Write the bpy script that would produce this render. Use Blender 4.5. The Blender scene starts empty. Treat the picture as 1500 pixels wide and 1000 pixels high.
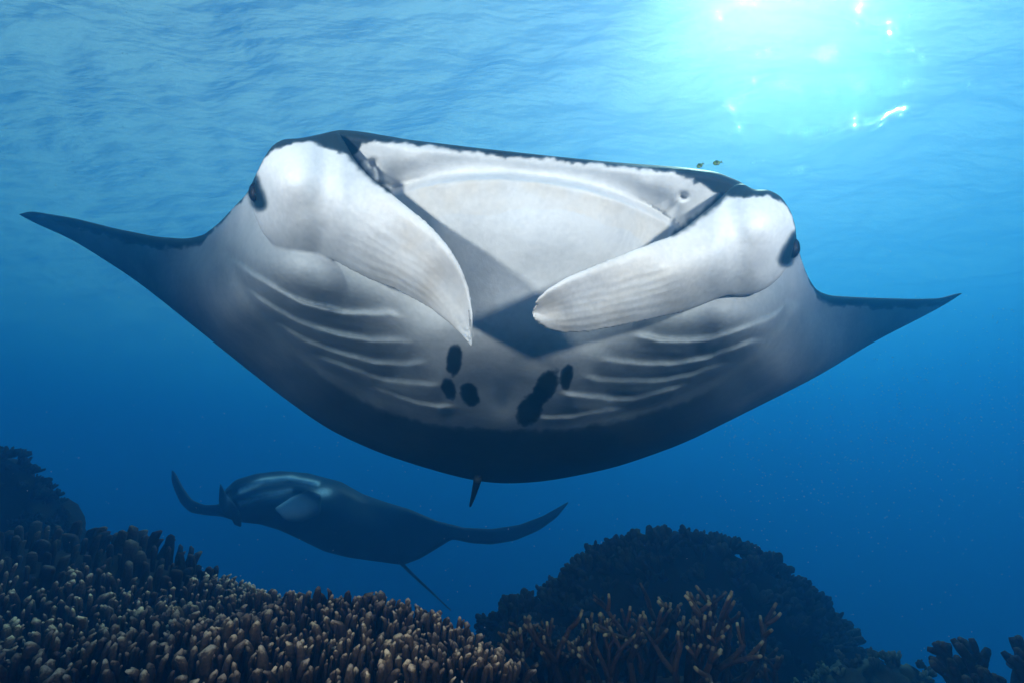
import bpy, bmesh, math, random
import numpy as np
from mathutils import Vector, Matrix

S = bpy.context.scene
C = S.collection
rng = np.random.default_rng(11)
random.seed(11)

# ------------------------------------------------------------------ camera
PITCH = math.radians(15)
CP, SP = math.cos(PITCH), math.sin(PITCH)
cd = bpy.data.cameras.new('camera')
cam = bpy.data.objects.new('camera', cd)
C.objects.link(cam)
cd.sensor_width = 36
cd.lens = 18
cd.clip_start = 0.02
cd.clip_end = 500
cam.rotation_euler = (math.pi / 2 + PITCH, 0, 0)
S.camera = cam
F = 750.0


def P(px, py, d):
    """world points at depth d along the lens axis (arrays welcome)"""
    px, py, d = np.asarray(px, float), np.asarray(py, float), np.asarray(d, float)
    x = (px - 750) / F * d
    y = (500 - py) / F * d
    return np.stack([x, d * CP - y * SP, d * SP + y * CP], -1)


def proj(V):
    V = np.asarray(V)
    d = V[..., 1] * CP + V[..., 2] * SP
    y = -V[..., 1] * SP + V[..., 2] * CP
    return 750 + F * V[..., 0] / d, 500 - F * y / d, d


# ------------------------------------------------------------------ sky, sun, strobes, exposure
sd = Vector(P(1145, -75, 1.0)).normalized()
EL, AZ = math.asin(sd.z), math.atan2(sd.x, sd.y)
w = bpy.data.worlds.new('World')
S.world = w
w.use_nodes = True
bg = w.node_tree.nodes['Background']
sky = w.node_tree.nodes.new('ShaderNodeTexSky')
sky.sky_type = 'NISHITA'
sky.sun_disc = False
sky.sun_elevation = EL
sky.sun_rotation = AZ
w.node_tree.links.new(sky.outputs[0], bg.inputs[0])
bg.inputs[1].default_value = 0.12
L = bpy.data.lights.new('sun', 'SUN')
L.energy = 5.0
L.angle = math.radians(0.5)
L.color = (1, .97, .90)
so = bpy.data.objects.new('sun', L)
C.objects.link(so)
so.location = (0, 0, 12)
so.rotation_euler = sd.to_track_quat('Z', 'Y').to_euler()

# the photographer's two camera strobes: the photograph shows their crossed shadows on the chin
STROBE = [((-1.0, -.05, .46), (-.16, 1.15, .46), 68.0), ((1.0, -.05, .44), (.20, 1.15, .40), 68.0)]
for loc, aim, e in STROBE:
    l = bpy.data.lights.new('camera_strobe', 'SPOT')
    l.energy = e
    l.color = (1.0, .89, .86)
    l.spot_size = math.radians(92)
    l.spot_blend = 1.0
    l.shadow_soft_size = .06
    o = bpy.data.objects.new('camera_strobe', l)
    C.objects.link(o)
    o.location = loc
    o.rotation_euler = (Vector(loc) - Vector(aim)).to_track_quat('Z', 'Y').to_euler()

S.view_settings.view_transform = 'Standard'
S.view_settings.look = 'None'
S.view_settings.gamma = 1
S.view_settings.use_curve_mapping = False
S.view_settings.exposure = 0.36
S.cycles.volume_bounces = 2
S.cycles.max_bounces = 8
S.cycles.transparent_max_bounces = 8
S.cycles.use_denoising = True


# ------------------------------------------------------------------ helpers
def new_mat(name):
    m = bpy.data.materials.new(name)
    m.use_nodes = True
    nt = m.node_tree
    return m, nt, nt.nodes['Principled BSDF'], nt.nodes.new, nt.links.new


def mesh(name, V, Fc, m=None, smooth=True):
    me = bpy.data.meshes.new(name)
    V = np.asarray(V, np.float32)
    if isinstance(Fc, np.ndarray):
        n, k = Fc.shape
        me.vertices.add(len(V))
        me.vertices.foreach_set('co', V.ravel())
        me.loops.add(n * k)
        me.loops.foreach_set('vertex_index', Fc.astype(np.int32).ravel())
        me.polygons.add(n)
        me.polygons.foreach_set('loop_start', np.arange(0, n * k, k, dtype=np.int32))
        me.update(calc_edges=True)
        me.validate()
    else:
        me.from_pydata(V.tolist(), [], Fc)
    if smooth:
        me.polygons.foreach_set('use_smooth', np.ones(len(me.polygons), bool))
    if m:
        me.materials.append(m)
    return me


def link(name, me, parent=None, loc=None):
    o = bpy.data.objects.new(name, me)
    C.objects.link(o)
    if parent:
        o.parent = parent
    if loc is not None:
        o.location = loc
    return o


def tag(o, label=None, cat=None, group=None, kind=None):
    for k, v in (('label', label), ('category', cat), ('group', group), ('kind', kind)):
        if v:
            o[k] = v
    return o


def empty(name, loc, label, cat, group=None):
    o = bpy.data.objects.new(name, None)
    o.empty_display_size = .1
    C.objects.link(o)
    o.location = loc
    return tag(o, label, cat, group)


def attr(me, name, vals):
    a = me.attributes.new(name, 'FLOAT', 'POINT')
    a.data.foreach_set('value', np.asarray(vals, np.float32))


def grid_faces(nr, nc, off=0, flip=False):
    i = np.arange(nr * nc).reshape(nr, nc) + off
    f = np.stack([i[:-1, :-1], i[1:, :-1], i[1:, 1:], i[:-1, 1:]], -1).reshape(-1, 4)
    return f[:, ::-1] if flip else f


def resample(pts, n):
    pts = np.asarray(pts, float)
    s = np.r_[0, np.cumsum(np.linalg.norm(np.diff(pts, axis=0), axis=1))]
    t = np.linspace(0, s[-1], n)
    out = np.stack([np.interp(t, s, pts[:, k]) for k in range(pts.shape[1])], -1)
    return out


def smooth_line(pts, n, it=6):
    q = resample(pts, n)
    for _ in range(it):
        q[1:-1] = .25 * q[:-2] + .5 * q[1:-1] + .25 * q[2:]
    return q


class TPS:
    """thin plate spline through scattered control values"""

    def __init__(s, pts, vals, lam=1e-3):
        s.c = np.asarray(pts, float)
        s.k = np.abs(s.c).max() + 1e-9
        s.c = s.c / s.k
        n = len(s.c)
        A = np.zeros((n + 3, n + 3))
        A[:n, :n] = s.phi(np.linalg.norm(s.c[:, None] - s.c[None], axis=-1)) + lam * np.eye(n)
        A[:n, n] = 1
        A[:n, n + 1:] = s.c
        A[n:, :n] = A[:n, n:].T
        s.w = np.linalg.solve(A, np.r_[vals, 0, 0, 0])

    def phi(s, r):
        return r * r * np.log(r + 1e-9)

    def __call__(s, x, y):
        x, y = np.asarray(x, float) / s.k, np.asarray(y, float) / s.k
        o = s.w[-3] + s.w[-2] * x + s.w[-1] * y
        for (cx, cy), wk in zip(s.c, s.w):
            o = o + wk * s.phi(np.hypot(x - cx, y - cy))
        return o


def seg_dist(x, y, line, closed=False):
    """distance to a polyline, signed offset along its left normal and position 0..1 along it"""
    L_ = np.asarray(line, float)
    if closed:
        L_ = np.vstack([L_, L_[:1]])
    best = np.full(np.shape(x), 1e9)
    side = np.zeros(np.shape(x))
    pos = np.zeros(np.shape(x))
    n = len(L_) - 1
    for i in range(n):
        a, b = L_[i], L_[i + 1]
        e = b - a
        l2 = (e @ e) + 1e-9
        t = np.clip(((x - a[0]) * e[0] + (y - a[1]) * e[1]) / l2, 0, 1)
        dx, dy = x - a[0] - t * e[0], y - a[1] - t * e[1]
        d = np.hypot(dx, dy)
        k = d < best
        best = np.where(k, d, best)
        side = np.where(k, np.sign(e[0] * dy - e[1] * dx), side)
        pos = np.where(k, (i + t) / n, pos)
    return best, side, pos


def noise2(x, y, seed=0, octv=3):
    """cheap value noise, -1..1"""
    r = np.random.default_rng(seed)
    o = 0
    amp = 1.0
    for k in range(octv):
        T = r.uniform(-1, 1, (64, 64))
        xi, yi = np.floor(x).astype(int), np.floor(y).astype(int)
        fx, fy = x - xi, y - yi
        fx, fy = fx * fx * (3 - 2 * fx), fy * fy * (3 - 2 * fy)
        g = lambda a, b: T[a % 64, b % 64]
        o = o + amp * ((g(xi, yi) * (1 - fx) + g(xi + 1, yi) * fx) * (1 - fy) + (g(xi, yi + 1) * (1 - fx) + g(xi + 1, yi + 1) * fx) * fy)
        x, y, amp = x * 2.03 + 7.1, y * 2.03 + 3.7, amp * .5
    return o / 1.75


sstep = lambda a, b, x: (lambda t: t * t * (3 - 2 * t))(np.clip((x - a) / (b - a), 0, 1))

# ------------------------------------------------------------------ water volume
SURF = 5.0
m, nt, bs, N, ln = new_mat('sea_water')
nt.nodes.remove(bs)
v = N('ShaderNodeVolumePrincipled')
v.inputs['Color'].default_value = (.003, .226, .585, 1)
v.inputs['Density'].default_value = .19
v.inputs['Anisotropy'].default_value = .50
v.inputs['Absorption Color'].default_value = (0, .19, .44, 1)
# fine particles that scatter strongly forwards: the pale bloom round the sun
v2 = N('ShaderNodeVolumePrincipled')
v2.inputs['Color'].default_value = (.30, .30, .23, 1)
v2.inputs['Density'].default_value = .015
v2.inputs['Anisotropy'].default_value = .92
v2.inputs['Absorption Color'].default_value = (0, .8, .9, 1)
av = N('ShaderNodeAddShader')
ln(v.outputs[0], av.inputs[0])
ln(v2.outputs[0], av.inputs[1])
ln(av.outputs[0], nt.nodes['Material Output'].inputs['Volume'])
zb, zt, hw = -14.0, SURF + .7, 84.0
bx = [(x, y, z) for z in (zb, zt) for y in (-hw, hw) for x in (-hw, hw)]
o = link('haze', mesh('haze', bx, [(0, 2, 3, 1), (4, 5, 7, 6), (0, 1, 5, 4), (2, 6, 7, 3), (0, 4, 6, 2), (1, 3, 7, 5)], m, False))
o['kind'] = 'stuff'

# ------------------------------------------------------------------ water surface
n = 640
xs = np.sinh(np.linspace(-1, 1, n) * 3.6) / np.sinh(3.6) * 80
ys = -6 + 86 * (.12 * np.linspace(0, 1, n) + .88 * np.linspace(0, 1, n) ** 4)
X, Y = np.meshgrid(xs, ys)
Z = np.full_like(X, SURF)
lam = .32
for i in range(64):
    a = rng.normal(1.15, .75)
    k = 2 * np.pi / lam
    Z += .0075 * lam ** .95 * np.sin(k * (np.cos(a) * X + np.sin(a) * Y) + rng.uniform(0, 6.28))
    lam = .32 * 1.065 ** i if i < 50 else rng.uniform(.5, 2.5)
m, nt, bs, N, ln = new_mat('water_surface')
nt.nodes.remove(bs)
tp, tl, rf = N('ShaderNodeBsdfTransparent'), N('ShaderNodeBsdfTranslucent'), N('ShaderNodeBsdfRefraction')
rf.inputs['IOR'].default_value = 1.10
rf.inputs['Roughness'].default_value = .045
tl.inputs['Color'].default_value = (.52, .56, .42, 1)
gl = N('ShaderNodeBsdfRefraction')
gl.inputs['IOR'].default_value = 1.22
gl.inputs['Roughness'].default_value = .95
cn = N('ShaderNodeCombineXYZ')
cn.inputs[2].default_value = -1
ln(cn.outputs[0], gl.inputs['Normal'])
tc, nz, bp = N('ShaderNodeTexCoord'), N('ShaderNodeTexNoise'), N('ShaderNodeBump')
nz.inputs['Scale'].default_value = 1.8
mpg = N('ShaderNodeMapping')
mpg.inputs['Rotation'].default_value = (0, 0, -.5)
mpg.inputs['Scale'].default_value = (.55, 1.5, 1)
nf, bf_ = N('ShaderNodeTexNoise'), N('ShaderNodeBump')
nf.inputs['Scale'].default_value = 17
nf.inputs['Detail'].default_value = 3
bf_.inputs['Distance'].default_value = .30
nz.inputs['Detail'].default_value = 3.5
bp.inputs['Strength'].default_value = 1
bp.inputs['Distance'].default_value = .36
ln(tc.outputs['Object'], mpg.inputs['Vector'])
ln(mpg.outputs[0], nz.inputs['Vector'])
ln(tc.outputs['Object'], nf.inputs['Vector'])
ln(nz.outputs['Fac'], bp.inputs['Height'])
ln(nf.outputs['Fac'], bf_.inputs['Height'])
ln(bp.outputs[0], tl.inputs['Normal'])
ln(bf_.outputs[0], rf.inputs['Normal'])
m1, m2 = N('ShaderNodeMixShader'), N('ShaderNodeMixShader')
m1.inputs[0].default_value = .52
m2.inputs[0].default_value = .03
m3 = N('ShaderNodeMixShader')
m3.inputs[0].default_value = .021
ln(tp.outputs[0], m1.inputs[1])
ln(tl.outputs[0], m1.inputs[2])
ln(m1.outputs[0], m2.inputs[1])
ln(rf.outputs[0], m2.inputs[2])
ln(m2.outputs[0], m3.inputs[1])
ln(gl.outputs[0], m3.inputs[2])
ln(m3.outputs[0], nt.nodes['Material Output'].inputs[0])
o = link('water_surface', mesh('water_surface', np.stack([X, Y, Z], -1).reshape(-1, 3), grid_faces(n, n), m))
o['kind'] = 'structure'


# ------------------------------------------------------------------ seabed: reef top falling away into the deep
def seabed_z(x, y):
    r = np.maximum(y, -6)
    z = -.62 - .44 * np.maximum(r - .4, 0)
    z = np.maximum(z, -12.2 + 0 * x)
    return z + .10 * noise2(x * .8 + 20, y * .8 + 20, 5) * np.clip(np.abs(y) / 6, .3, 3) - .05


gx = np.sinh(np.linspace(-1, 1, 160) * 3) / np.sinh(3) * 80
gy = -12 + 92 * np.linspace(0, 1, 160) ** 1.8
X, Y = np.meshgrid(gx, gy)
m, nt, bs, N, ln = new_mat('reef_rubble')
nz, cr, tc = N('ShaderNodeTexNoise'), N('ShaderNodeValToRGB'), N('ShaderNodeTexCoord')
nz.inputs['Scale'].default_value = 3
nz.inputs['Detail'].default_value = 8
cr.color_ramp.elements[0].color = (.02, .02, .018, 1)
cr.color_ramp.elements[1].color = (.10, .09, .07, 1)
ln(tc.outputs['Object'], nz.inputs['Vector'])
ln(nz.outputs['Fac'], cr.inputs[0])
ln(cr.outputs[0], bs.inputs['Base Color'])
bs.inputs['Roughness'].default_value = .95
o = link('seabed', mesh('seabed', np.stack([X, Y, seabed_z(X, Y)], -1).reshape(-1, 3), grid_faces(160, 160, 0, True), m))
o['kind'] = 'structure'


# ------------------------------------------------------------------ manta skin
def manta_skin(name):
    m, nt, bs, N, ln = new_mat(name)
    at, at2 = N('ShaderNodeAttribute'), N('ShaderNodeAttribute')
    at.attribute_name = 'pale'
    at2.attribute_name = 'warm'
    tc = N('ShaderNodeTexCoord')
    nz = N('ShaderNodeTexNoise')
    nz.inputs['Scale'].default_value = 9
    nz.inputs['Detail'].default_value = 9
    nz.inputs['Roughness'].default_value = .50
    ln(tc.outputs['Object'], nz.inputs['Vector'])
    ns_ = N('ShaderNodeTexNoise')
    ns_.inputs['Scale'].default_value = 75
    ns_.inputs['Detail'].default_value = 6
    ns_.inputs['Roughness'].default_value = .7
    ln(tc.outputs['Object'], ns_.inputs['Vector'])
    mr2 = N('ShaderNodeMapRange')
    mr2.inputs[1].default_value, mr2.inputs[2].default_value = .32, .68
    mr2.inputs[3].default_value, mr2.inputs[4].default_value = .93, 1.05
    ln(ns_.outputs['Fac'], mr2.inputs[0])
    # mottled pigment
    mr = N('ShaderNodeMapRange')
    mr.inputs[1].default_value, mr.inputs[2].default_value = .3, .7
    mr.inputs[3].default_value, mr.inputs[4].default_value = .90, 1.05
    ln(nz.outputs['Fac'], mr.inputs[0])
    mu = N('ShaderNodeMath')
    mu.operation = 'MULTIPLY'
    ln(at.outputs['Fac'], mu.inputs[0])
    mm = N('ShaderNodeMath')
    mm.operation = 'MULTIPLY'
    ln(mr.outputs[0], mm.inputs[0])
    ln(mr2.outputs[0], mm.inputs[1])
    ln(mm.outputs[0], mu.inputs[1])
    cr = N('ShaderNodeValToRGB')
    e = cr.color_ramp.elements
    e[0].position, e[0].color = 0, (.006, .017, .024, 1)
    e[1].position, e[1].color = 1, (.82, .82, .83, 1)
    x = e.new(.35)
    x.color = (.12, .15, .17, 1)
    ln(mu.outputs[0], cr.inputs[0])
    mx = N('ShaderNodeMix')
    mx.data_type = 'RGBA'
    mx.blend_type = 'MULTIPLY'
    mx.inputs['B'].default_value = (1.0, .91, .80, 1)
    ln(at2.outputs['Fac'], mx.inputs['Factor'])
    ln(cr.outputs[0], mx.inputs['A'])
    ln(mx.outputs['Result'], bs.inputs['Base Color'])
    bs.inputs['Roughness'].default_value = .5
    bs.inputs['Specular IOR Level'].default_value = .25
    n2 = N('ShaderNodeTexNoise')
    n2.inputs['Scale'].default_value = 120
    n2.inputs['Detail'].default_value = 5
    ln(tc.outputs['Object'], n2.inputs['Vector'])
    ad = N('ShaderNodeMath')
    ad.inputs[1].default_value = 0
    mp = N('ShaderNodeMath')
    mp.operation = 'MULTIPLY'
    mp.inputs[1].default_value = .3
    ln(n2.outputs['Fac'], mp.inputs[0])
    ln(mp.outputs[0], ad.inputs[0])
    ln(nz.outputs['Fac'], ad.inputs[1])
    bp = N('ShaderNodeBump')
    bp.inputs['Strength'].default_value = .38
    bp.inputs['Distance'].default_value = .006
    ln(ad.outputs[0], bp.inputs['Height'])
    ln(bp.outputs[0], bs.inputs['Normal'])
    return m


SKIN = manta_skin('manta_skin')
SKIN2 = manta_skin('dusky_manta_skin')
SKIN2.node_tree.nodes['Principled BSDF'].inputs['Specular IOR Level'].default_value = .05


def lens_body(top, bot, depth, thick, edge, ncol, nrow, extra=None, soft=(24, 420)):
    """closed body: front and back sheets over an outline (two edge lines, sharing their tips)"""
    T, B = smooth_line(top, 900, soft[0]), smooth_line(bot, 900, soft[1])
    B[0], B[-1] = T[0], T[-1]
    # columns denser where the outline is steep
    x0, x1 = T[0, 0], T[-1, 0]
    xs_ = resample(np.stack([T[:, 0], T[:, 1] * 1.0], -1), ncol)[:, 0]
    xs_ = .5 * xs_ + .5 * np.linspace(x0, x1, ncol)
    ty = np.interp(xs_, T[:, 0], T[:, 1])
    by = np.interp(xs_, B[:, 0], B[:, 1])
    v_ = .5 - .5 * np.cos(np.linspace(0, np.pi, nrow))
    v_ = .6 * v_ + .4 * np.linspace(0, 1, nrow)
    PX = np.repeat(xs_[None], nrow, 0)
    PY = ty[None] + (by - ty)[None] * v_[:, None]
    outline = np.vstack([resample(T, 130), resample(B, 130)[::-1]])
    dist, _, _ = seg_dist(PX, PY, outline, True)
    dist[0], dist[-1], dist[:, 0], dist[:, -1] = 0, 0, 0, 0
    D = depth(PX, PY)
    R, Rpx = edge(PX, PY)
    t = np.clip(dist / Rpx, 0, 1)
    Fd = D + R * (1 - np.sqrt(1 - (1 - t) ** 2))
    if extra is not None:
        Fd = Fd + extra(PX, PY, dist)
    Bd = D + R + thick(PX, PY, dist)
    Bd = np.maximum(Bd, Fd)
    Vf, Vb = P(PX, PY, Fd), P(PX, PY, Bd)
    Vb[0], Vb[-1], Vb[:, 0], Vb[:, -1] = Vf[0], Vf[-1], Vf[:, 0], Vf[:, -1]
    V = np.vstack([Vf.reshape(-1, 3), Vb.reshape(-1, 3)])
    Fc = np.vstack([grid_faces(nrow, ncol, 0), grid_faces(nrow, ncol, nrow * ncol, True)])
    return V, Fc


def leaf(top, bot, ncol, nrow, depth, thick, edgeR=.02):
    """closed fin between two edge lines running from root to tip"""
    T, B = smooth_line(top, ncol, 4), smooth_line(bot, ncol, 4)
    v_ = .5 - .5 * np.cos(np.linspace(0, np.pi, nrow))
    PX = T[None, :, 0] + (B - T)[None, :, 0] * v_[:, None]
    PY = T[None, :, 1] + (B - T)[None, :, 1] * v_[:, None]
    s = np.repeat(np.linspace(0, 1, ncol)[None], nrow, 0)
    vv = np.repeat(v_[:, None], ncol, 1)
    D = depth(PX, PY, s, vv)
    th = thick(s, vv)
    prof = np.sqrt(np.clip(4 * vv * (1 - vv), 0, 1)) ** .8 * np.clip(np.sin(np.clip(s, .0, 1) * np.pi) * 6, 0, 1) ** .5
    fr = .006 + .026 * (1 - sstep(.02, .8, s)) if th.max() > .1 else .35 * th
    Vf, Vb = P(PX, PY, D - fr * prof), P(PX, PY, D + .65 * th * prof)
    V = np.vstack([Vf.reshape(-1, 3), Vb.reshape(-1, 3)])
    Fc = np.vstack([grid_faces(nrow, ncol, 0), grid_faces(nrow, ncol, nrow * ncol, True)])
    return V, Fc


def join(parts):
    V, Fc, o = [], [], 0
    for v, f in parts:
        V.append(v)
        Fc.append(f + o)
        o += len(v)
    return np.vstack(V), np.vstack(Fc)


def tube(pts, rad, ns=8):
    pts = np.asarray(pts, float)
    n = len(pts)
    t = np.gradient(pts, axis=0)
    t /= np.linalg.norm(t, axis=1)[:, None] + 1e-12
    ref = np.array([0.31, .23, .92])
    u = np.cross(t, ref)
    u /= np.linalg.norm(u, axis=1)[:, None] + 1e-12
    w_ = np.cross(t, u)
    a = np.linspace(0, 2 * np.pi, ns, endpoint=False)
    r = np.broadcast_to(rad, (n,))
    V = pts[:, None] + r[:, None, None] * (np.cos(a)[None, :, None] * u[:, None] + np.sin(a)[None, :, None] * w_[:, None])
    V = np.vstack([V.reshape(-1, 3), pts[:1], pts[-1:]])
    i = np.arange(n * ns).reshape(n, ns)
    j = np.roll(i, -1, 1)
    q = np.stack([i[:-1], j[:-1], j[1:], i[1:]], -1).reshape(-1, 4)
    c0, c1 = n * ns, n * ns + 1
    cap = [(c0, j[0, k], i[0, k], c0) for k in range(ns)] + [(c1, i[-1, k], j[-1, k], c1) for k in range(ns)]
    return V, q, cap


def tube_mesh(name, pts, rad, m, ns=8):
    V, q, cap = tube(pts, rad, ns)
    return mesh(name, V, [tuple(f) for f in q.tolist()] + [c[:3] for c in cap], m)


def remeshed(V, Fc, voxel, smooth_it=2):
    """fuse overlapping closed shapes into one continuous skin"""
    me = mesh('skin_source', V, Fc)
    o = bpy.data.objects.new('skin_source', me)
    C.objects.link(o)
    md = o.modifiers.new('fuse', 'REMESH')
    md.mode = 'VOXEL'
    md.voxel_size = voxel
    md.use_smooth_shade = True
    sm = o.modifiers.new('soft', 'SMOOTH')
    sm.iterations = smooth_it
    sm.factor = .5
    dg = bpy.context.evaluated_depsgraph_get()
    out = bpy.data.meshes.new_from_object(o.evaluated_get(dg))
    bpy.data.objects.remove(o)
    bpy.data.meshes.remove(me)
    return out


def verts(me):
    a = np.empty(len(me.vertices) * 3, np.float32)
    me.vertices.foreach_get('co', a)
    return a.reshape(-1, 3).astype(float)


def set_origin(me, org):
    me.transform(Matrix.Translation(-Vector(org)))


# ------------------------------------------------------------------ the big manta
TOP = [(27, 314), (45, 309), (110, 320), (170, 335), (230, 347), (272, 350), (298, 345), (322, 326), (345, 301), (362, 284), (372, 262), (384, 236), (398, 214), (413, 204), (440, 203), (468, 197), (497, 190), (530, 193), (600, 205), (700, 217), (800, 228), (900, 238), (1000, 245), (1050, 252), (1080, 264), (1105, 279), (1125, 277), (1145, 288), (1157, 308), (1164, 328), (1167, 352), (1173, 378), (1183, 405), (1196, 426), (1215, 433), (1270, 436), (1340, 438), (1378, 437), (1400, 430), (1411, 429)]
BOT = [(27, 314), (34, 322), (100, 347), (200, 411), (300, 491), (400, 571), (480, 629), (560, 665), (640, 690), (690, 703), (730, 709), (800, 705), (900, 685), (1000, 650), (1100, 600), (1200, 550), (1280, 500), (1350, 465), (1395, 442), (1411, 429)]
MID = (767, 327)
ROLL = math.radians(6.2)


def mirror(px, py):
    c, s = math.cos(ROLL), math.sin(ROLL)
    x, y = px - MID[0], py - MID[1]
    u, v_ = c * x + s * y, -s * x + c * y
    u = -u * .97
    return c * u - s * v_ + MID[0], s * u + c * v_ + MID[1]


half = [  # px, py, depth of the near face; the other half is mirrored
    (500, 195, 1.10), (600, 212, 1.045), (600, 235, 1.05), (550, 240, 1.10), (590, 262, 1.11), (580, 280, 1.14), (620, 300, 1.08), (640, 345, 1.075), (590, 370, 1.14), (530, 330, 1.18), (470, 300, 1.20),
    (440, 250, 1.18), (400, 290, 1.22), (385, 340, 1.22), (640, 430, 1.14), (570, 440, 1.16), (500, 410, 1.14), (440, 398, 1.125), (395, 390, 1.165), (360, 380, 1.27), (340, 370, 1.36),
    (320, 380, 1.47), (290, 400, 1.60), (300, 360, 1.62), (240, 370, 1.76), (160, 355, 1.93), (100, 335, 2.06), (30, 314, 2.22),
    (350, 430, 1.36), (390, 450, 1.30), (450, 470, 1.265), (530, 490, 1.27), (610, 500, 1.19), (430, 510, 1.42), (500, 535, 1.39), (580, 550, 1.38), (640, 560, 1.30), (380, 490, 1.48),
    (330, 470, 1.54), (270, 440, 1.72), (200, 405, 1.92), (300, 485, 1.78), (400, 540, 1.66), (470, 580, 1.66), (560, 600, 1.54), (640, 615, 1.52), (400, 568, 1.86), (480, 610, 1.84), (560, 640, 1.82), (640, 660, 1.80), (650, 690, 2.05)]
axis_pts = [(780, 232, 1.01), (778, 245, 1.02), (775, 265, 1.04), (772, 300, 1.035), (768, 350, 1.035), (762, 420, 1.085), (755, 480, 1.11), (748, 540, 1.20), (742, 590, 1.39), (738, 620, 1.49), (735, 655, 1.70), (732, 690, 1.98), (730, 706, 2.12)]
pts, vals = [], []
for x, y, d in half:
    pts.append((x, y))
    vals.append(d)
    mx_, my_ = mirror(x, y)
    pts.append((mx_, my_))
    vals.append(d * 1.0 + max(0, mx_ - 1180) * .0003)
for x, y, d in axis_pts:
    pts.append((x, y))
    vals.append(d)
main_depth = TPS(pts, vals, 2e-5)

GILL_L = [[(342, 385), (372, 403), (405, 425), (442, 444), (486, 457), (527, 461), (564, 459), (583, 464)], [(366, 430), (394, 450), (431, 470), (468, 485), (505, 494), (542, 500), (579, 498), (598, 502)], [(410, 478), (442, 498), (479, 512), (520, 525), (557, 533), (594, 535), (618, 533)], [(462, 523), (498, 536), (535, 549), (572, 559), (609, 564), (640, 564)], [(548, 568), (586, 583), (616, 592), (642, 598), (662, 596)]]
GILL_R = [[(1152, 444), (1135, 465), (1101, 478), (1067, 490), (1033, 499), (999, 501), (965, 499), (935, 493)], [(1112, 500), (1081, 509), (1040, 524), (1006, 531), (972, 534), (938, 533), (904, 529), (885, 526)], [(1060, 535), (1026, 546), (992, 555), (958, 560), (924, 560), (890, 559), (860, 555)], [(1002, 566), (965, 577), (931, 585), (897, 586), (863, 582), (827, 577)], [(912, 598), (870, 606), (836, 611), (802, 613), (788, 612)]]
EDGE_L = [(338, 372), (350, 412), (372, 448), (412, 492), (464, 534), (553, 581), (660, 612)]
EDGE_R = [(1160, 440), (1120, 503), (1066, 543), (1004, 576), (912, 607), (788, 624)]
JAW = [(555, 268), (578, 273), (604, 265), (640, 256), (690, 250), (740, 249), (800, 255), (860, 266), (910, 282), (950, 300), (975, 312), (1000, 330)]


def main_extra(px, py, dist):
    e = np.zeros(px.shape)
    # gill flaps: each swells towards its free lower edge and drops sharply into the slit behind it
    for grp in (GILL_L, GILL_R):
        for g in grp:
            g = smooth_line(g, 30, 3)
            yl = np.interp(px, *(g[:, ::1].T if g[0, 0] < g[-1, 0] else g[::-1].T))
            lo, hi = min(g[:, 0]), max(g[:, 0])
            fade = sstep(lo - 12, lo + 14, px) * (1 - sstep(hi - 18, hi + 14, px)) * (.85 + .55 * noise2(px / 38.0 + 50, np.full(px.shape, g[0, 1] * .37), 15, 2))
            yl = yl + 2.5 * noise2(px / 22.0 + 60, np.full(px.shape, g[0, 1] * .61), 16, 2)
            o_ = py - yl
            flap = np.where(o_ < -6, .8 * np.exp(-((o_ + 6) / 16.0) ** 2), np.where(o_ < 0, .8 - 1.7 * (o_ + 6) / 6.0, -.9 * np.exp(-(o_ / 14.0) ** 2)))
            e = e + .0145 * fade * flap
    # fainter folds between the main flaps
    for grp in (GILL_L, GILL_R):
        for g0, g1 in zip(grp[:-1], grp[1:]):
            h = .5 * (smooth_line(g0, 24, 3) + smooth_line(g1, 24, 3))
            d_, _, q_ = seg_dist(px, py, h)
            e = e - .0038 * np.exp(-(d_ / 5.0) ** 2) * np.sin(np.pi * q_) * (1 + .7 * noise2(px / 30 + 9, py / 30 + 9, 44))
    # valley round the gill field where the wing begins
    for ed in (EDGE_L, EDGE_R):
        d_, _, q_ = seg_dist(px, py, smooth_line(ed, 26, 2))
        e = e + .020 * np.exp(-(d_ / 10.0) ** 2) * (1 - .6 * q_)
    # lower jaw: a swollen rim in front of the mouth slit
    J = smooth_line(JAW, 60, 2)
    yj = np.interp(px, J[:, 0], J[:, 1])
    inx = sstep(548, 600, px) * (1 - sstep(965, 1010, px))
    o_ = py - yj
    e = e + inx * np.where(o_ < 0, .036 * np.exp(-(o_ / 26.0) ** 2), .036 - .060 * sstep(0, 16, o_) * np.exp(-(np.maximum(o_ - 16, 0) / 110.0) ** 2) - .036 * sstep(16, 200, o_))
    # nostril pits and their grooves
    for c, g in (((546, 239), [(549, 236), (554, 246), (556, 262), (560, 272)]), ((1001, 288), [(998, 285), (992, 295), (985, 306), (978, 312)])):
        e = e + .030 * np.exp(-(((px - c[0]) / 5.5) ** 2 + ((py - c[1]) / 4.5) ** 2))
        d_, _, _ = seg_dist(px, py, g)
        e = e + .010 * np.exp(-(d_ / 3.5) ** 2)
    for g in ([(935, 293), (955, 303), (978, 316), (1002, 334)], [(556, 268), (578, 274), (598, 267), (616, 262)]):
        d_, _, _ = seg_dist(px, py, g)
        e = e + .016 * np.exp(-(d_ / 3.2) ** 2)
    # slight folds of the belly and the muscle of the throat
    e = e + .003 * noise2(px / 90, py / 60, 3)
    return e * sstep(0, 8, dist)


def main_edge(px, py):
    top = py < 300 + (px - 300) * .11
    body = np.exp(-((px - 740) / 330.0) ** 2)
    R = np.where(top, .03 + .03 * body, .03 + .16 * body)
    Rp = np.where(top, 9 + 9 * body, 10 + 22 * body)
    return R, Rp


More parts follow.
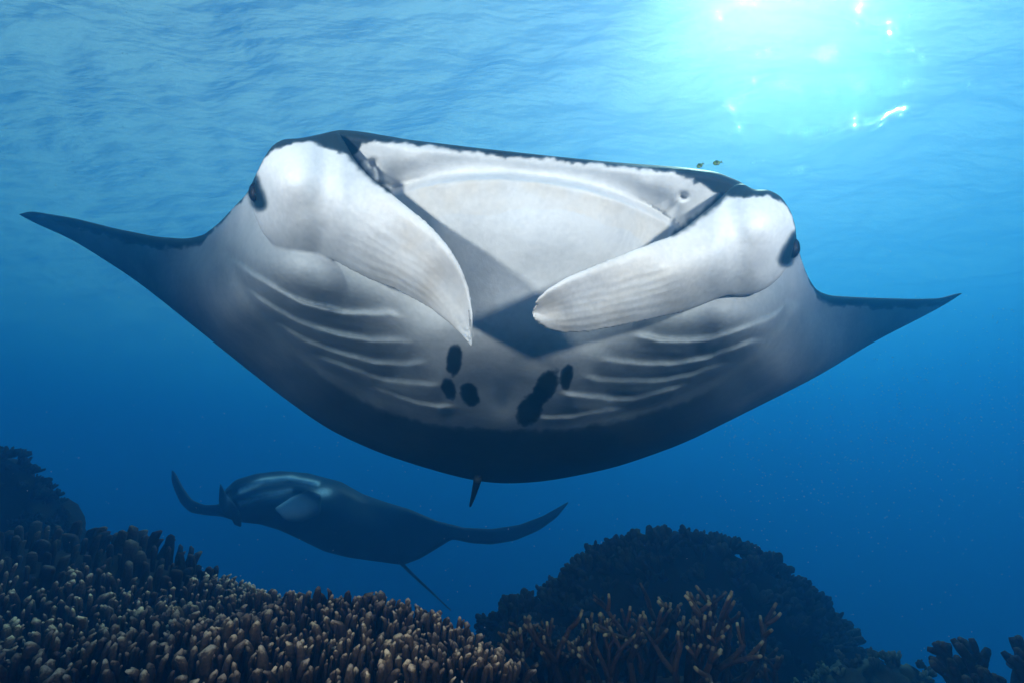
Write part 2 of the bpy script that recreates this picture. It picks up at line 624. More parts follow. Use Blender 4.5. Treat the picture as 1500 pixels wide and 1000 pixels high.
def main_thick(px, py, dist):
    body = np.exp(-((px - 767) / 300.0) ** 2)
    a = 1 - (1 - np.clip(dist / 150, 0, 1)) ** 2
    b = np.sqrt(1 - (1 - np.clip(dist / 30, 0, 1)) ** 2)
    return .75 * body * a + (.035 + .10 * body) * b


body = lens_body(TOP, BOT, main_depth, main_thick, main_edge, 560, 250, main_extra)

LT = [(373, 275), (375, 258), (384, 236), (398, 214), (413, 205), (440, 204), (468, 198), (494, 192), (509, 215), (516, 230), (530, 247), (547, 264), (572, 282), (600, 305), (624, 324), (645, 345), (663, 369), (677, 394), (687, 422), (693, 460), (694, 495), (691, 509)]
LB = [(373, 275), (369, 290), (371, 312), (384, 341), (400, 359), (418, 370), (435, 372), (453, 370), (467, 372), (491, 383), (516, 397), (544, 411), (572, 421), (600, 435), (628, 451), (656, 472), (676, 492), (691, 509)]
RT = [(1167, 352), (1165, 330), (1158, 309), (1145, 289), (1125, 278), (1105, 280), (1088, 268), (1076, 271), (1062, 283), (1044, 301), (1026, 315), (1004, 333), (986, 344), (932, 364), (874, 387), (831, 405), (799, 425), (783, 442), (778, 459)]
RB = [(1167, 352), (1160, 380), (1144, 405), (1126, 421), (1108, 430), (1087, 434), (1065, 432), (1047, 439), (1026, 448), (997, 459), (968, 465), (946, 470), (903, 479), (860, 487), (824, 488), (799, 482), (784, 471), (778, 459)]


def gauss(px, py, cx, cy, a, b):
    return np.exp(-(((px - cx) / a) ** 2 + ((py - cy) / b) ** 2))


left_lobe_d = TPS([(373, 275), (385, 250), (415, 270), (445, 300), (420, 340), (455, 230), (455, 350), (497, 200), (500, 290), (495, 380), (545, 270), (560, 340), (550, 410), (620, 325), (625, 390), (630, 450), (665, 380), (665, 440), (692, 430), (692, 505)],
                  [1.17, 1.11, 1.05, 1.057, 1.115, 1.045, 1.105, 1.085, 1.035, 1.12, 1.03, .995, 1.09, .968, .955, 1.03, .935, .955, .945, .905], 1e-4)
right_lobe_d = TPS([(1167, 352), (1150, 320), (1120, 335), (1096, 360), (1115, 410), (1085, 300), (1080, 425), (1062, 270), (1045, 360), (1040, 440), (990, 345), (985, 400), (980, 460), (900, 380), (905, 425), (900, 478), (835, 405), (840, 445), (830, 485), (779, 459)],
                   [1.17, 1.10, 1.05, 1.057, 1.115, 1.055, 1.105, 1.085, 1.035, 1.11, 1.03, .99, 1.07, .952, .952, 1.01, .91, .92, .965, .905], 1e-4)


k0 = lambda y, a, b: sstep(a, b, y)


def ll_depth(px, py, s, v_):
    d = left_lobe_d(px, py)
    d = d - .014 * gauss(px, py, 412, 275, 44, 62) + .007 * np.exp(-((px - 472 + (py - 290) * .06) / 17.0) ** 2) - .004 * np.exp(-((px - 500) / 13.0) ** 2) * (1 - k0(py, 330, 380))
    # rolled upper rim, hollow below it, fine pleats fanning out to the tip
    k = sstep(.38, .6, s)
    d = d + k * (.022 * np.exp(-((v_ - .45) / .24) ** 2) - .010 * np.exp(-((v_ - .08) / .12) ** 2))
    d = d + k * .0011 * np.sin(v_ * 60 + 7 * s + 4 * noise2(s * 7, v_ * 4, 8)) * sstep(.25, .45, v_)
    return d + .0015 * noise2(px / 28, py / 28, 21)


def rl_depth(px, py, s, v_):
    d = right_lobe_d(px, py)
    d = d - .014 * gauss(px, py, 1125, 345, 42, 58) + .007 * np.exp(-((px - 1078 - (py - 350) * .10) / 17.0) ** 2) - .004 * np.exp(-((px - 1050) / 13.0) ** 2) * (1 - k0(py, 390, 440))
    k = sstep(.42, .6, s)
    d = d + k * (.016 * np.exp(-((v_ - .48) / .26) ** 2) - .007 * np.exp(-((v_ - .08) / .12) ** 2))
    d = d + k * .0010 * np.sin(v_ * 55 + 8 * s + 4 * noise2(s * 7, v_ * 4, 9)) * sstep(.2, .4, v_)
    return d + .0015 * noise2(px / 28, py / 28, 22)


lthick = lambda s, v_: .014 + .13 * (1 - sstep(.1, .46, s))
lobeL = leaf(LT, LB, 150, 70, ll_depth, lthick)
lobeR = leaf(RT, RB, 150, 70, rl_depth, lthick)
VOX = .0038
skin = remeshed(*join([body, lobeL, lobeR]), VOX, 1)
V = verts(skin)
px, py, dd = proj(V)
base = main_depth(px, py)
nz1 = noise2(px / 9, py / 9, 31)
nz2 = noise2(px / 30, py / 30, 32)
T9, B9 = smooth_line(TOP, 900, 24), smooth_line(BOT, 900, 420)
dtop = py - np.interp(px, T9[:, 0], T9[:, 1])
dbot = np.interp(px, B9[:, 0], B9[:, 1]) - py
# countershading: white throat, grey shoulders, dark wing margins and hind belly; strobe falloff painted into gill field and mid belly
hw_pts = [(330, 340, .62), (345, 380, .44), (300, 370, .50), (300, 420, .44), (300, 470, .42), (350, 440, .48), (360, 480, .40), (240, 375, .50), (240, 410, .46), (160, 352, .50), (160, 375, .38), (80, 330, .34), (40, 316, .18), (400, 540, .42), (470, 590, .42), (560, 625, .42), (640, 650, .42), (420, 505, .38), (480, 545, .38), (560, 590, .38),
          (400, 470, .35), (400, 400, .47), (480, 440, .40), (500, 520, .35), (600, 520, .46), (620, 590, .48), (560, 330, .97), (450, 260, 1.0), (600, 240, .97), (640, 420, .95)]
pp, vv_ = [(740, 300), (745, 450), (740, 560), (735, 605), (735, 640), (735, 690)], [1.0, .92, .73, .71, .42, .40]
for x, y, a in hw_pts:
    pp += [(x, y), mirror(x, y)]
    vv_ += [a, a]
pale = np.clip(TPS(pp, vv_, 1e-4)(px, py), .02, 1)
# crisp hind border of the white belly
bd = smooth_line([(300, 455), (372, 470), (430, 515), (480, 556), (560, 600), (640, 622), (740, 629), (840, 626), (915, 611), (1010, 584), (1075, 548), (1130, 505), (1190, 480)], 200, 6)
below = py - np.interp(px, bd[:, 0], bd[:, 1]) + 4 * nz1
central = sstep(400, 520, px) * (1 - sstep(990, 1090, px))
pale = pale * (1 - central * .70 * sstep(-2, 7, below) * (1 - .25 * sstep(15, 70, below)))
front = dd < base + .085 + .15 * np.exp(-((px - 740) / 330.0) ** 2) * sstep(560, 640, py)
# dark back wrapping over the brow and the leading edges
rag = 5 * nz1 + 3 * nz2
brow = np.interp(px, [0, 28, 120, 200, 260, 296, 306, 330, 360, 372, 400, 412, 440, 470, 490, 515, 530, 548, 600, 800, 980, 1030, 1050, 1070, 1105, 1140, 1150, 1165, 1185, 1196, 1215, 1260, 1340, 1400, 1500],
                 [5, 5, 12, 16, 16, 12, 2, 1, 1, 0, 3, 8, 5, 16, 28, 40, 20, 11, 6, 5, 7, 22, 30, 28, 8, 8, 3, 0, 2, 8, 14, 14, 11, 8, 5])
dark = 1 - sstep(-3, 4, dtop - brow + rag)
lobe = dd < base - .02
# dark ridge along the root of each lobe's upper edge
dl, _, ql = seg_dist(px, py, LT[7:13])
dr, _, qr = seg_dist(px, py, RT[6:13])
ridge = np.maximum((1 - sstep(3, 13, dl + rag * .8 + 7 * ql)), (1 - sstep(3, 15, dr + rag * .8 + 8 * qr)))
dark = np.maximum(dark, ridge * .95)
pale = pale * (1 - .96 * dark)
pale = np.where(front, pale, .03)
# eye patches
for a_, b_ in (((367, 262), (380, 298)), ((1168, 350), (1151, 380))):
    q = seg_dist(px, py, [a_, b_])[0] / 11.0 + .15 * nz1
    pale = pale * (1 - .985 * (1 - sstep(.45, 1.5, q)))
# free margins of the gill flaps painted paler, as edges catching the light
for grp in (GILL_L, GILL_R):
    for gl_ in grp:
        d_, _, q_ = seg_dist(px, py, smooth_line(gl_, 30, 3))
        pale = np.where(front & ~lobe, np.minimum(1, pale + .06 * np.exp(-(d_ / 3.0) ** 2) * sstep(0, .12, q_) * (1 - sstep(.85, 1, q_)) * (1 + .4 * nz2)), pale)
# belly spots
for cx, cy, rx, ry, an in ((665, 527, 11, 23, .12), (657, 568, 9.5, 16, -.25), (688, 578, 13, 19, -.3), (830, 551, 9, 19, .12), (800, 564, 15, 26, .5), (776, 600, 17, 24, .45), (788, 582, 12, 18, .5)):
    x, y = px - cx, py - cy
    u, v2 = x * math.cos(an) + y * math.sin(an), -x * math.sin(an) + y * math.cos(an)
    q = np.hypot(u / rx, v2 / ry) + .16 * nz1 + .12 * noise2(px / 4, py / 4, 77)
    pale = np.where(front & ~lobe, pale * (1 - .95 * (1 - sstep(.80, 1.16, q))), pale)
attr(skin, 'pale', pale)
warm = np.where(lobe, .35 + .5 * np.clip(nz2 + .3, 0, 1), .1) * sstep(500, 600, np.where(px < 770, px, 1500 - px * .92))
attr(skin, 'warm', np.clip(warm, 0, 1))
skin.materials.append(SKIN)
org = P(760, 420, 1.5)
set_origin(skin, org)
manta = empty('manta_ray', org, 'large white bellied manta ray gliding with its mouth and curled head fins towards the viewer', 'manta ray')
link('body', skin, manta)

m, nt, bs, N, ln = new_mat('manta_eye')
bs.inputs['Base Color'].default_value = (.006, .008, .012, 1)
bs.inputs['Roughness'].default_value = .55
bs.inputs['Specular IOR Level'].default_value = .2


def ball(name, c, r, m, org, parent, sc=(1, 1, 1)):
    bm = bmesh.new()
    bmesh.ops.create_uvsphere(bm, u_segments=16, v_segments=10, radius=r)
    me = bpy.data.meshes.new(name)
    bm.to_mesh(me)
    bm.free()
    me.polygons.foreach_set('use_smooth', np.ones(len(me.polygons), bool))
    me.materials.append(m)
    o = link(name, me, parent, Vector(c) - Vector(org))
    o.scale = sc
    return o


ball('eye', P(376, 282, 1.15), .018, m, org, manta, (.9, 1, 1.35))
ball('eye', P(1160, 363, 1.15), .018, m, org, manta, (.9, 1, 1.35))
# whip tail seen end-on below the belly
tl = smooth_line(np.vstack([P(700, 700, 2.02), P(697, 712, 2.12), P(693, 727, 2.25), P(689, 740, 2.42)]), 14, 2) - org
tm = tube_mesh('tail', tl, np.linspace(.017, .006, 14), SKIN)
attr(tm, 'pale', np.full(len(tm.vertices), .03))
attr(tm, 'warm', np.zeros(len(tm.vertices)))
link('tail', tm, manta)

# ------------------------------------------------------------------ the second manta, deeper in the water
TOP2 = [(251, 686), (258, 693), (268, 713), (282, 732), (300, 739), (322, 738), (330, 716), (345, 702), (375, 693), (410, 689), (450, 692), (500, 705), (530, 722), (560, 733), (600, 745), (640, 762), (680, 772), (720, 774), (760, 768), (795, 755), (820, 741), (836, 732)]
BOT2 = [(251, 686), (249, 697), (255, 716), (264, 736), (278, 750), (300, 754), (325, 756), (350, 764), (380, 767), (410, 776), (440, 790), (475, 807), (510, 816), (560, 823), (590, 827), (615, 818), (640, 803), (662, 789), (690, 795), (720, 797), (755, 791), (790, 776), (815, 758), (836, 732)]
d2_ = TPS([(251, 688), (280, 742), (330, 740), (345, 735), (400, 700), (400, 735), (400, 772), (460, 700), (460, 745), (460, 798), (540, 735), (540, 780), (560, 822), (610, 770), (640, 790), (690, 785), (760, 780), (836, 732), (590, 826)],
         [4.5, 4.45, 4.3, 4.22, 4.45, 4.2, 4.4, 4.5, 4.25, 4.5, 4.6, 4.4, 4.75, 4.6, 4.65, 4.65, 4.7, 4.8, 4.9], 1e-4)
NEAR = .84
d2 = lambda x, y: d2_(x, y) * NEAR


def e2(px, py, dist):
    e = np.zeros(px.shape)
    for g in ([(345, 720), (380, 708), (420, 704), (460, 711)], [(350, 738), (385, 728), (420, 722), (440, 724)]):
        d_, sd_, _ = seg_dist(px, py, smooth_line(g, 20, 2))
        e = e + .05 * np.exp(-(d_ / 3.2) ** 2)
    # mouth edge at the head
    d_, _, _ = seg_dist(px, py, [(334, 722), (330, 740), (338, 756)])
    e = e + .06 * np.exp(-(d_ / 5) ** 2)
    return e * sstep(0, 5, dist)


body2 = lens_body(TOP2, BOT2, d2, lambda px, py, ds: .45 * np.exp(-((px - 470) / 110.0) ** 2) * (1 - (1 - np.clip(ds / 40, 0, 1)) ** 2) + .06 * np.sqrt(1 - (1 - np.clip(ds / 8, 0, 1)) ** 2),
                  lambda px, py: (.05 + .10 * np.exp(-((px - 470) / 120.0) ** 2), 6 + 12 * np.exp(-((px - 470) / 120.0) ** 2)), 260, 90, e2, (10, 40))
lf = lambda t, b, d, th: leaf(t, b, 50, 20, lambda px, py, s, v_: d * NEAR + 0 * px, lambda s, v_: th + 0 * s)
n1 = lf([(336, 730), (331, 722), (326, 712), (322, 706)], [(338, 752), (327, 752), (320, 735), (322, 706)], 4.24, .05)
n2 = lf([(334, 728), (345, 738), (353, 752), (354, 772)], [(332, 740), (337, 755), (343, 768), (354, 772)], 4.16, .05)
n3 = lf([(472, 722), (452, 716), (425, 728), (402, 744)], [(470, 752), (440, 765), (418, 762), (402, 744)], 4.12, .05)
skin2 = remeshed(*join([body2, n1, n2, n3]), .012, 2)
V = verts(skin2)
px, py, dd = proj(V)
q = noise2(px / 12, py / 12, 41)
pale2 = np.full(len(V), .02)
pale2 = np.maximum(pale2, 1.0 * np.exp(-((seg_dist(px, py, [(352, 718), (385, 703), (425, 699), (465, 708)])[0]) / 5.0) ** 2))
pale2 = np.maximum(pale2, .9 * np.exp(-((seg_dist(px, py, [(352, 736), (385, 725), (425, 718)])[0]) / 4.5) ** 2))
pale2 = np.maximum(pale2, 1.0 * np.exp(-(np.hypot((px - 425) / 42, (py - 741) / 20)) ** 4) * (dd < d2(px, py) - .03))
pale2 = np.maximum(pale2, 1.0 * np.exp(-(np.hypot((px - 474) / 15, (py - 720) / 8)) ** 2))
pale2 = np.maximum(pale2, .5 * np.exp(-((px - 334) / 4.5) ** 2 - ((py - 727) / 18) ** 2))
pale2 = np.clip(pale2 + .015 * q, .0, 1)
pale2 = np.where(dd > d2(px, py) + .2, .03, pale2)
attr(skin2, 'pale', pale2)
attr(skin2, 'warm', np.zeros(len(V)))
skin2.materials.append(SKIN2)
org2 = P(500, 760, 4.5 * NEAR)
set_origin(skin2, org2)
manta2 = empty('manta_ray', org2, 'smaller dark manta ray gliding low over the reef in the blue water', 'manta ray')
link('body', skin2, manta2)
tl = smooth_line(np.vstack([P(585, 822, 4.85 * NEAR), P(610, 846, 4.95 * NEAR), P(635, 869, 5.1 * NEAR), P(660, 893, 5.3 * NEAR)]), 20, 2) - org2
tm = tube_mesh('tail', tl, np.linspace(.014, .005, 20), SKIN, 6)
attr(tm, 'pale', np.full(len(tm.vertices), .05))
attr(tm, 'warm', np.zeros(len(tm.vertices)))
link('tail', tm, manta2)

# ------------------------------------------------------------------ pilot fish by the brow
m, nt, bs, N, ln = new_mat('fish_scales')
tc, wv, cr = N('ShaderNodeTexCoord'), N('ShaderNodeTexWave'), N('ShaderNodeValToRGB')
wv.inputs['Scale'].default_value = 34
ln(tc.outputs['Object'], wv.inputs['Vector'])
ln(wv.outputs['Fac'], cr.inputs[0])
cr.color_ramp.elements[0].color = (.02, .06, .02, 1)
cr.color_ramp.elements[1].color = (.12, .24, .06, 1)
ln(cr.outputs[0], bs.inputs['Base Color'])
bs.inputs['Roughness'].default_value = .4
mf, nt, bs, N, ln = new_mat('fish_fin')
bs.inputs['Base Color'].default_value = (.05, .11, .04, 1)


def fish(px, py, d, tilt, L_, label):
    o = P(px, py, d)
    root = empty('pilot_fish', o, label, 'fish', 'small fish riding with the big manta')
    t = np.linspace(0, 1, 12)
    hgt = L_ * .27 * np.sin(np.pi * t ** .8) ** .8 * (1 - .15 * t) + L_ * .03
    ns = 10
    a = np.linspace(0, 2 * np.pi, ns, endpoint=False)
    V = np.stack([np.repeat((t - .5) * L_ * .85, ns), np.tile(np.cos(a), 12) * np.repeat(hgt * .45, ns), np.tile(np.sin(a), 12) * np.repeat(hgt, ns)], -1)
    i = np.arange(12 * ns).reshape(12, ns)
    j = np.roll(i, -1, 1)
    q = np.stack([i[:-1], j[:-1], j[1:], i[1:]], -1).reshape(-1, 4).tolist()
    V = np.vstack([V, [(-.44 * L_, 0, 0), (.44 * L_, 0, 0)]])
    q += [(120, int(j[0, k]), int(i[0, k])) for k in range(ns)] + [(121, int(i[-1, k]), int(j[-1, k])) for k in range(ns)]
    link('body', mesh('fish_body', V, q, m_fish), root)

    def plate(name, poly, th):
        k = len(poly)
        V = [(x * L_, -th * L_, z * L_) for x, z in poly] + [(x * L_, th * L_, z * L_) for x, z in poly]
        link(name, mesh(name, V, [tuple(range(k)), tuple(range(2 * k - 1, k - 1, -1))] + [(i, (i + 1) % k, k + (i + 1) % k, k + i)[::-1] for i in range(k)], mf, False), root)
    plate('tail_fin', [(.38, .03), (.62, .22), (.54, 0), (.62, -.22), (.38, -.03)], .015)
    plate('dorsal_fin', [(-.15, .24), (.02, .36), (.32, .16), (.3, .08)], .015)
    plate('anal_fin', [(.0, -.24), (.08, -.34), (.32, -.16), (.3, -.08)], .015)
    for s in (-1, 1):
        ball('eye', Vector((-.31 * L_, s * .075 * L_, .05 * L_)), .04 * L_, eye_m, (0, 0, 0), root)
    root.rotation_euler = (0, tilt, random.uniform(-.3, .1))


m_fish = bpy.data.materials['fish_scales']
eye_m = bpy.data.materials['manta_eye']
fish(1050, 239, 1.06, -.15, .019, 'tiny olive green fish swimming just clear above the big manta')
fish(1025, 243, 1.06, -.55, .017, 'tiny pale green fish touching the brow of the big manta')


# ------------------------------------------------------------------ corals
def coral_mat(name, dark, mid, tipc, scale):
    m, nt, bs, N, ln = new_mat(name)
    at, oi, tc, nz = N('ShaderNodeAttribute'), N('ShaderNodeAttribute'), N('ShaderNodeTexCoord'), N('ShaderNodeTexNoise')
    at.attribute_name = 'tip'
    oi.attribute_name = 'tint'
    rd = N('ShaderNodeObjectInfo')
    nz.inputs['Scale'].default_value = scale
    nz.inputs['Detail'].default_value = 5
    ln(tc.outputs['Object'], nz.inputs['Vector'])
    a1 = N('ShaderNodeMath')
    a1.operation = 'MULTIPLY_ADD'
    a1.inputs[1].default_value = .7
    ln(nz.outputs['Fac'], a1.inputs[0])
    a2 = N('ShaderNodeMath')
    a2.operation = 'ADD'
    ln(at.outputs['Fac'], a2.inputs[0])
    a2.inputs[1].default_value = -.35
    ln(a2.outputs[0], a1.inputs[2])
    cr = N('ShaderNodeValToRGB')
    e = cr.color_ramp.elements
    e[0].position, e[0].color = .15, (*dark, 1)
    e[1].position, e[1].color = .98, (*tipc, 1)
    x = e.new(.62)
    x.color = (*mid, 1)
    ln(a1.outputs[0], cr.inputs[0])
    sm = N('ShaderNodeMath')
    ln(rd.outputs['Random'], sm.inputs[0])
    ln(oi.outputs['Fac'], sm.inputs[1])
    fr = N('ShaderNodeMath')
    fr.operation = 'FRACT'
    ln(sm.outputs[0], fr.inputs[0])
    c2 = N('ShaderNodeValToRGB')
    c2.color_ramp.elements[0].color = (.22, .18, .17, 1)
    c2.color_ramp.elements[1].color = (1.55, 1.45, 1.2, 1)
    y = c2.color_ramp.elements.new(.5)
    y.color = (.9, .82, .74, 1)
    ln(fr.outputs[0], c2.inputs[0])
    mx = N('ShaderNodeMix')
    mx.data_type = 'RGBA'
    mx.blend_type = 'MULTIPLY'
    mx.inputs['Factor'].default_value = 1
    ln(cr.outputs[0], mx.inputs['A'])
    ln(c2.outputs[0], mx.inputs['B'])
    ln(mx.outputs['Result'], bs.inputs['Base Color'])
    bs.inputs['Roughness'].default_value = .85
    bs.inputs['Specular IOR Level'].default_value = .2
    bp = N('ShaderNodeBump')
    bp.inputs['Distance'].default_value = .004
    bp.inputs['Strength'].default_value = .9
    ln(nz.outputs['Fac'], bp.inputs['Height'])
    ln(bp.outputs[0], bs.inputs['Normal'])
    return m


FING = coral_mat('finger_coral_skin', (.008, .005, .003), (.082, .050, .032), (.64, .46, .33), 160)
COLM = coral_mat('column_coral_skin', (.008, .006, .005), (.030, .022, .018), (.10, .08, .062), 90)
BRAN = coral_mat('branch_coral_skin', (.014, .008, .004), (.050, .028, .014), (.19, .16, .10), 120)
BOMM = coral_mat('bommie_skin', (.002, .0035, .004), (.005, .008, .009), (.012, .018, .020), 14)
DUSK = coral_mat('dusky_coral_skin', (.004, .003, .003), (.014, .010, .009), (.035, .028, .022), 90)
GREEN = coral_mat('green_coral_skin', (.03, .045, .035), (.07, .10, .075), (.14, .18, .13), 30)


def finger_mesh(seed, r, h, flat, knob, m, ns=7, nr=6):
    g = np.random.default_rng(seed)
    t = np.linspace(0, 1, nr)
    prof = r * np.array([1.0, .95, 1.0, 1.02, .86, .45])[:nr] * (1 + knob * g.uniform(-1, 1, nr))
    zz = h * np.array([0, .3, .58, .8, .94, 1.0])[:nr]
    a = np.linspace(0, 2 * np.pi, ns, endpoint=False) + g.uniform(0, 1)
    bend = g.normal(0, .10, 2)
    V, tip = [], []
    for k in range(nr):
        lump = 1 + knob * g.uniform(-1, 1, ns)
        for q in range(ns):
            V.append((math.cos(a[q]) * prof[k] * lump[q] * flat + bend[0] * h * t[k] ** 2, math.sin(a[q]) * prof[k] * lump[q] + bend[1] * h * t[k] ** 2, zz[k]))
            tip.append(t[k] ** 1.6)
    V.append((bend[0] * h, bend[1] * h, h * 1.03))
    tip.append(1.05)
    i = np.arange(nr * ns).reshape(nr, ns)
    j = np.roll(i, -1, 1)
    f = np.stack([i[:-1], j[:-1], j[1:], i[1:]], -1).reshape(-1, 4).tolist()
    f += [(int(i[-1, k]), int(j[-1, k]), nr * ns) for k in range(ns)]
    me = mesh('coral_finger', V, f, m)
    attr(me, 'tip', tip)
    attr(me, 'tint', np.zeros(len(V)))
    return me


ridge_px = [(-80, 815, 2.35), (0, 818, 2.25), (100, 808, 2.2), (230, 820, 2.12), (290, 858, 2.02), (345, 885, 1.92), (440, 905, 1.78), (520, 912, 1.72), (600, 918, 1.66), (640, 937, 1.58), (682, 968, 1.5), (715, 1015, 1.44)]
cp = [P(a, b, d) for a, b, d in ridge_px]
for a in range(-100, 760, 120):
    cp.append(P(a, 1035, 1.12))
    cp.append(P(a, 960 + max(0, a - 500) * .2, 1.42))
    cp.append(P(a, 1200, .95))
for (a, b, d) in ridge_px:   # behind the ridge the mound falls away
    q = P(a, b, d)
    cp.append(q + np.array([.05, .35, -.22]))
cp += [P(830, 1120, 1.4), P(900, 1200, 1.3), P(820, 1100, 1.8)]
cp = np.array(cp)
mound = TPS(cp[:, :2] + 5, cp[:, 2], 1e-4)
mz = lambda x, y: mound(np.asarray(x) + 5, np.asarray(y) + 5) + .012 * noise2(np.asarray(x) * 9 + 30, np.asarray(y) * 9 + 30, 61)

# the mound they grow from
gx, gy = np.meshgrid(np.linspace(-2.6, .45, 120), np.linspace(.75, 2.75, 90))
gz = mz(gx, gy)
edge_d = np.minimum.reduce([gx + 2.6, .45 - gx, gy - .75, 2.75 - gy])
gz = gz - .6 * (1 - sstep(0, .12, edge_d))
Vm = np.stack([gx, gy, gz], -1).reshape(-1, 3)
nb = len(Vm)
ring = np.r_[np.arange(120), np.arange(239, nb, 120), np.arange(nb - 2, nb - 121, -1), np.arange(nb - 240, 119, -120)]
low = Vm[ring].copy()
low[:, 2] = -2.0
fs = [tuple(f) for f in grid_faces(90, 120, 0, True).tolist()]
k = len(ring)
fs += [(int(ring[i]), nb + i, nb + (i + 1) % k, int(ring[(i + 1) % k])) for i in range(k)]
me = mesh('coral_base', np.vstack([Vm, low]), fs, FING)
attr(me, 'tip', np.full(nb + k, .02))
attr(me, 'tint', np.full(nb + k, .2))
corg = np.array([-.6, 1.5, -.75])
set_origin(me, corg)
bed = empty('finger_coral', corg, 'sunlit bed of crowded brown finger coral with pale tips below the big manta', 'coral')
link('coral_base', me, bed)
back = empty('column_coral', (-1.6, 2.2, -.6), 'dark clump of stout column coral on the high end of the finger coral bed', 'coral')
corg2 = np.array([-1.6, 2.2, -.6])

variants = [finger_mesh(100 + i, .0086, .095, 1.0, .26, FING) for i in range(10)]
col_var = [finger_mesh(200 + i, .027, .15, .62, .13, COLM, 9) for i in range(8)]
spots, cols = [], []
g = np.random.default_rng(77)
yy = .95
while yy < 2.45:
    xx = -2.55
    while xx < .25:
        x, y = xx + g.uniform(-.010, .010), yy + g.uniform(-.012, .012)
        z = float(mz(x, y))
        a, b, d = proj(np.array([x, y, z]))
        if -230 < a < 728 + (b - 960) * .3 and b < 1090:
            big = (b < 868 + .02 * a + 10 * math.sin(a / 30)) and a < 350
            (cols if big else spots).append((x, y, z, a, b, d))
        xx += .0262
    yy += .0245
random.shuffle(cols)
kept = []
for c in cols:
    if all((c[0] - k[0]) ** 2 + (c[1] - k[1]) ** 2 > .050 ** 2 for k in kept):
        kept.append(c)


def lean(x, y):
    e = .02
    return Vector((-(mz(x + e, y) - mz(x - e, y)) / (2 * e), -(mz(x, y + e) - mz(x, y - e)) / (2 * e), 1.0))


def scatter(items, vars_, root, org, name, limit, hs, stuff_name):
    items = sorted(items, key=lambda c: c[5] + (0 if (0 < c[3] < 1500 and c[4] < 1005) else 50))
    SV, SF, ST, SI, off = [], [], [], [], 0
    for i, (x, y, z, a, b, d) in enumerate(items):
        me = random.choice(vars_)
        up = (lean(x, y) * .35 + Vector((random.gauss(0, .17), random.gauss(0, .17), .9))).normalized()
        s = random.uniform(*hs) * (1 + .38 * float(noise2(np.array(x * 7.0 + 50), np.array(y * 7.0 + 50), 91, 2)))
        sx = s * random.uniform(.8, 1.15) if random.random() > .12 else s * random.uniform(1.2, 1.7)
        M = Matrix.Translation(Vector((x, y, z - .012)) - Vector(org)) @ up.to_track_quat('Z', 'Y').to_matrix().to_4x4() @ Matrix.Rotation(random.uniform(0, 6.28), 4, 'Z') @ Matrix.Diagonal((sx, sx, s, 1))
        if i < limit:
            o = link(name, me, root)
            o.matrix_basis = M
        else:
            v_ = np.array([tuple(M @ p.co) for p in me.vertices])
            SV.append(v_)
            SF += [tuple(k + off for k in p.vertices) for p in me.polygons]
            t = np.empty(len(v_), np.float32)
            me.attributes['tip'].data.foreach_get('value', t)
            ST.append(t)
            SI.append(np.full(len(v_), random.random()))
            off += len(v_)
    if SV:
        me = mesh(stuff_name, np.vstack(SV), SF, vars_[0].materials[0])
        attr(me, 'tip', np.concatenate(ST))
        attr(me, 'tint', np.concatenate(SI))
        link(stuff_name, me, root)['kind'] = 'stuff'


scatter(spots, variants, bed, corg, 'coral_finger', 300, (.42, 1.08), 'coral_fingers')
scatter(kept, col_var, back, corg2, 'coral_column', 300, (.4, .8), 'coral_columns')
print('fingers', len(spots), 'columns', len(kept))


# branching corals with pale tips
def branch_colony(name, label, cat, px, py, d, hgt, nst, spread, m, seed, thick=.0125, group=None):
    g = np.random.default_rng(seed)
    o = P(px, py, d)
    o = o - np.array([0, 0, 0.0])
    root = empty(name, o, label, cat, group)

    def limb(p, dirv, length, r, depth):
        n_ = 5
        ps = [p]
        dv = dirv
        for k in range(n_ - 1):
            dv = dv + g.normal(0, .13, 3) + np.array([0, 0, .06])
            dv = dv / np.linalg.norm(dv)
            ps.append(ps[-1] + dv * length / (n_ - 1))
        rr = r * np.linspace(1, .72, n_)
        if depth == 0:
            rr[-1] *= .8
        V, q, cap = tube(ps, rr, 6)
        me = mesh('branch', V, [tuple(f) for f in q.tolist()] + [c[:3] for c in cap], m)
        zt_ = np.r_[np.repeat(np.linspace(0, 1, n_), 6), 0, 1]
        attr(me, 'tip', (.05 + .22 * (2 - depth)) + (1.0 * zt_ ** 8 if depth == 0 else .1 * zt_))
        attr(me, 'tint', np.zeros(len(V)))
        link('branch', me, root)
        if depth > 0:
            for _ in range(g.integers(2, 4)):
                limb(ps[-1] - dv * r * .5, dv + g.normal(0, .5, 3) * np.array([1, 1, .4]), length * g.uniform(.5, .8), r * .74, depth - 1)
    bm_v, bf = [], []
    for s in range(nst):
        a = g.uniform(0, 6.28)
        rad = spread * math.sqrt(g.uniform(0, 1))
        p = np.array([math.cos(a) * rad, math.sin(a) * rad * .6, -.03])
        limb(p, np.array([math.cos(a) * rad / spread * .45, math.sin(a) * rad / spread * .4, 1.0]), hgt * g.uniform(.4, .62), thick, 2)
    # encrusting foot that carries the branches down to the rock
    a = np.linspace(0, 2 * np.pi, 14, endpoint=False)
    rows = [(1.0, 0.0), (1.25, -.10), (1.3, -.3), (1.2, -1.3)]
    V = [(0, 0, .02)] + [(math.cos(t) * (spread + .03) * k, math.sin(t) * (spread * .6 + .03) * k, z) for k, z in rows for t in a]
    f = [(0, 1 + i, 1 + (i + 1) % 14) for i in range(14)]
    for r_ in range(3):
        f += [(1 + r_ * 14 + i, 1 + r_ * 14 + 14 + i, 1 + r_ * 14 + 14 + (i + 1) % 14, 1 + r_ * 14 + (i + 1) % 14) for i in range(14)]
    me = mesh('coral_foot', V, f, m)
    attr(me, 'tip', np.full(len(V), .03))
    attr(me, 'tint', np.zeros(len(V)))
    link('coral_foot', me, root)
    return root


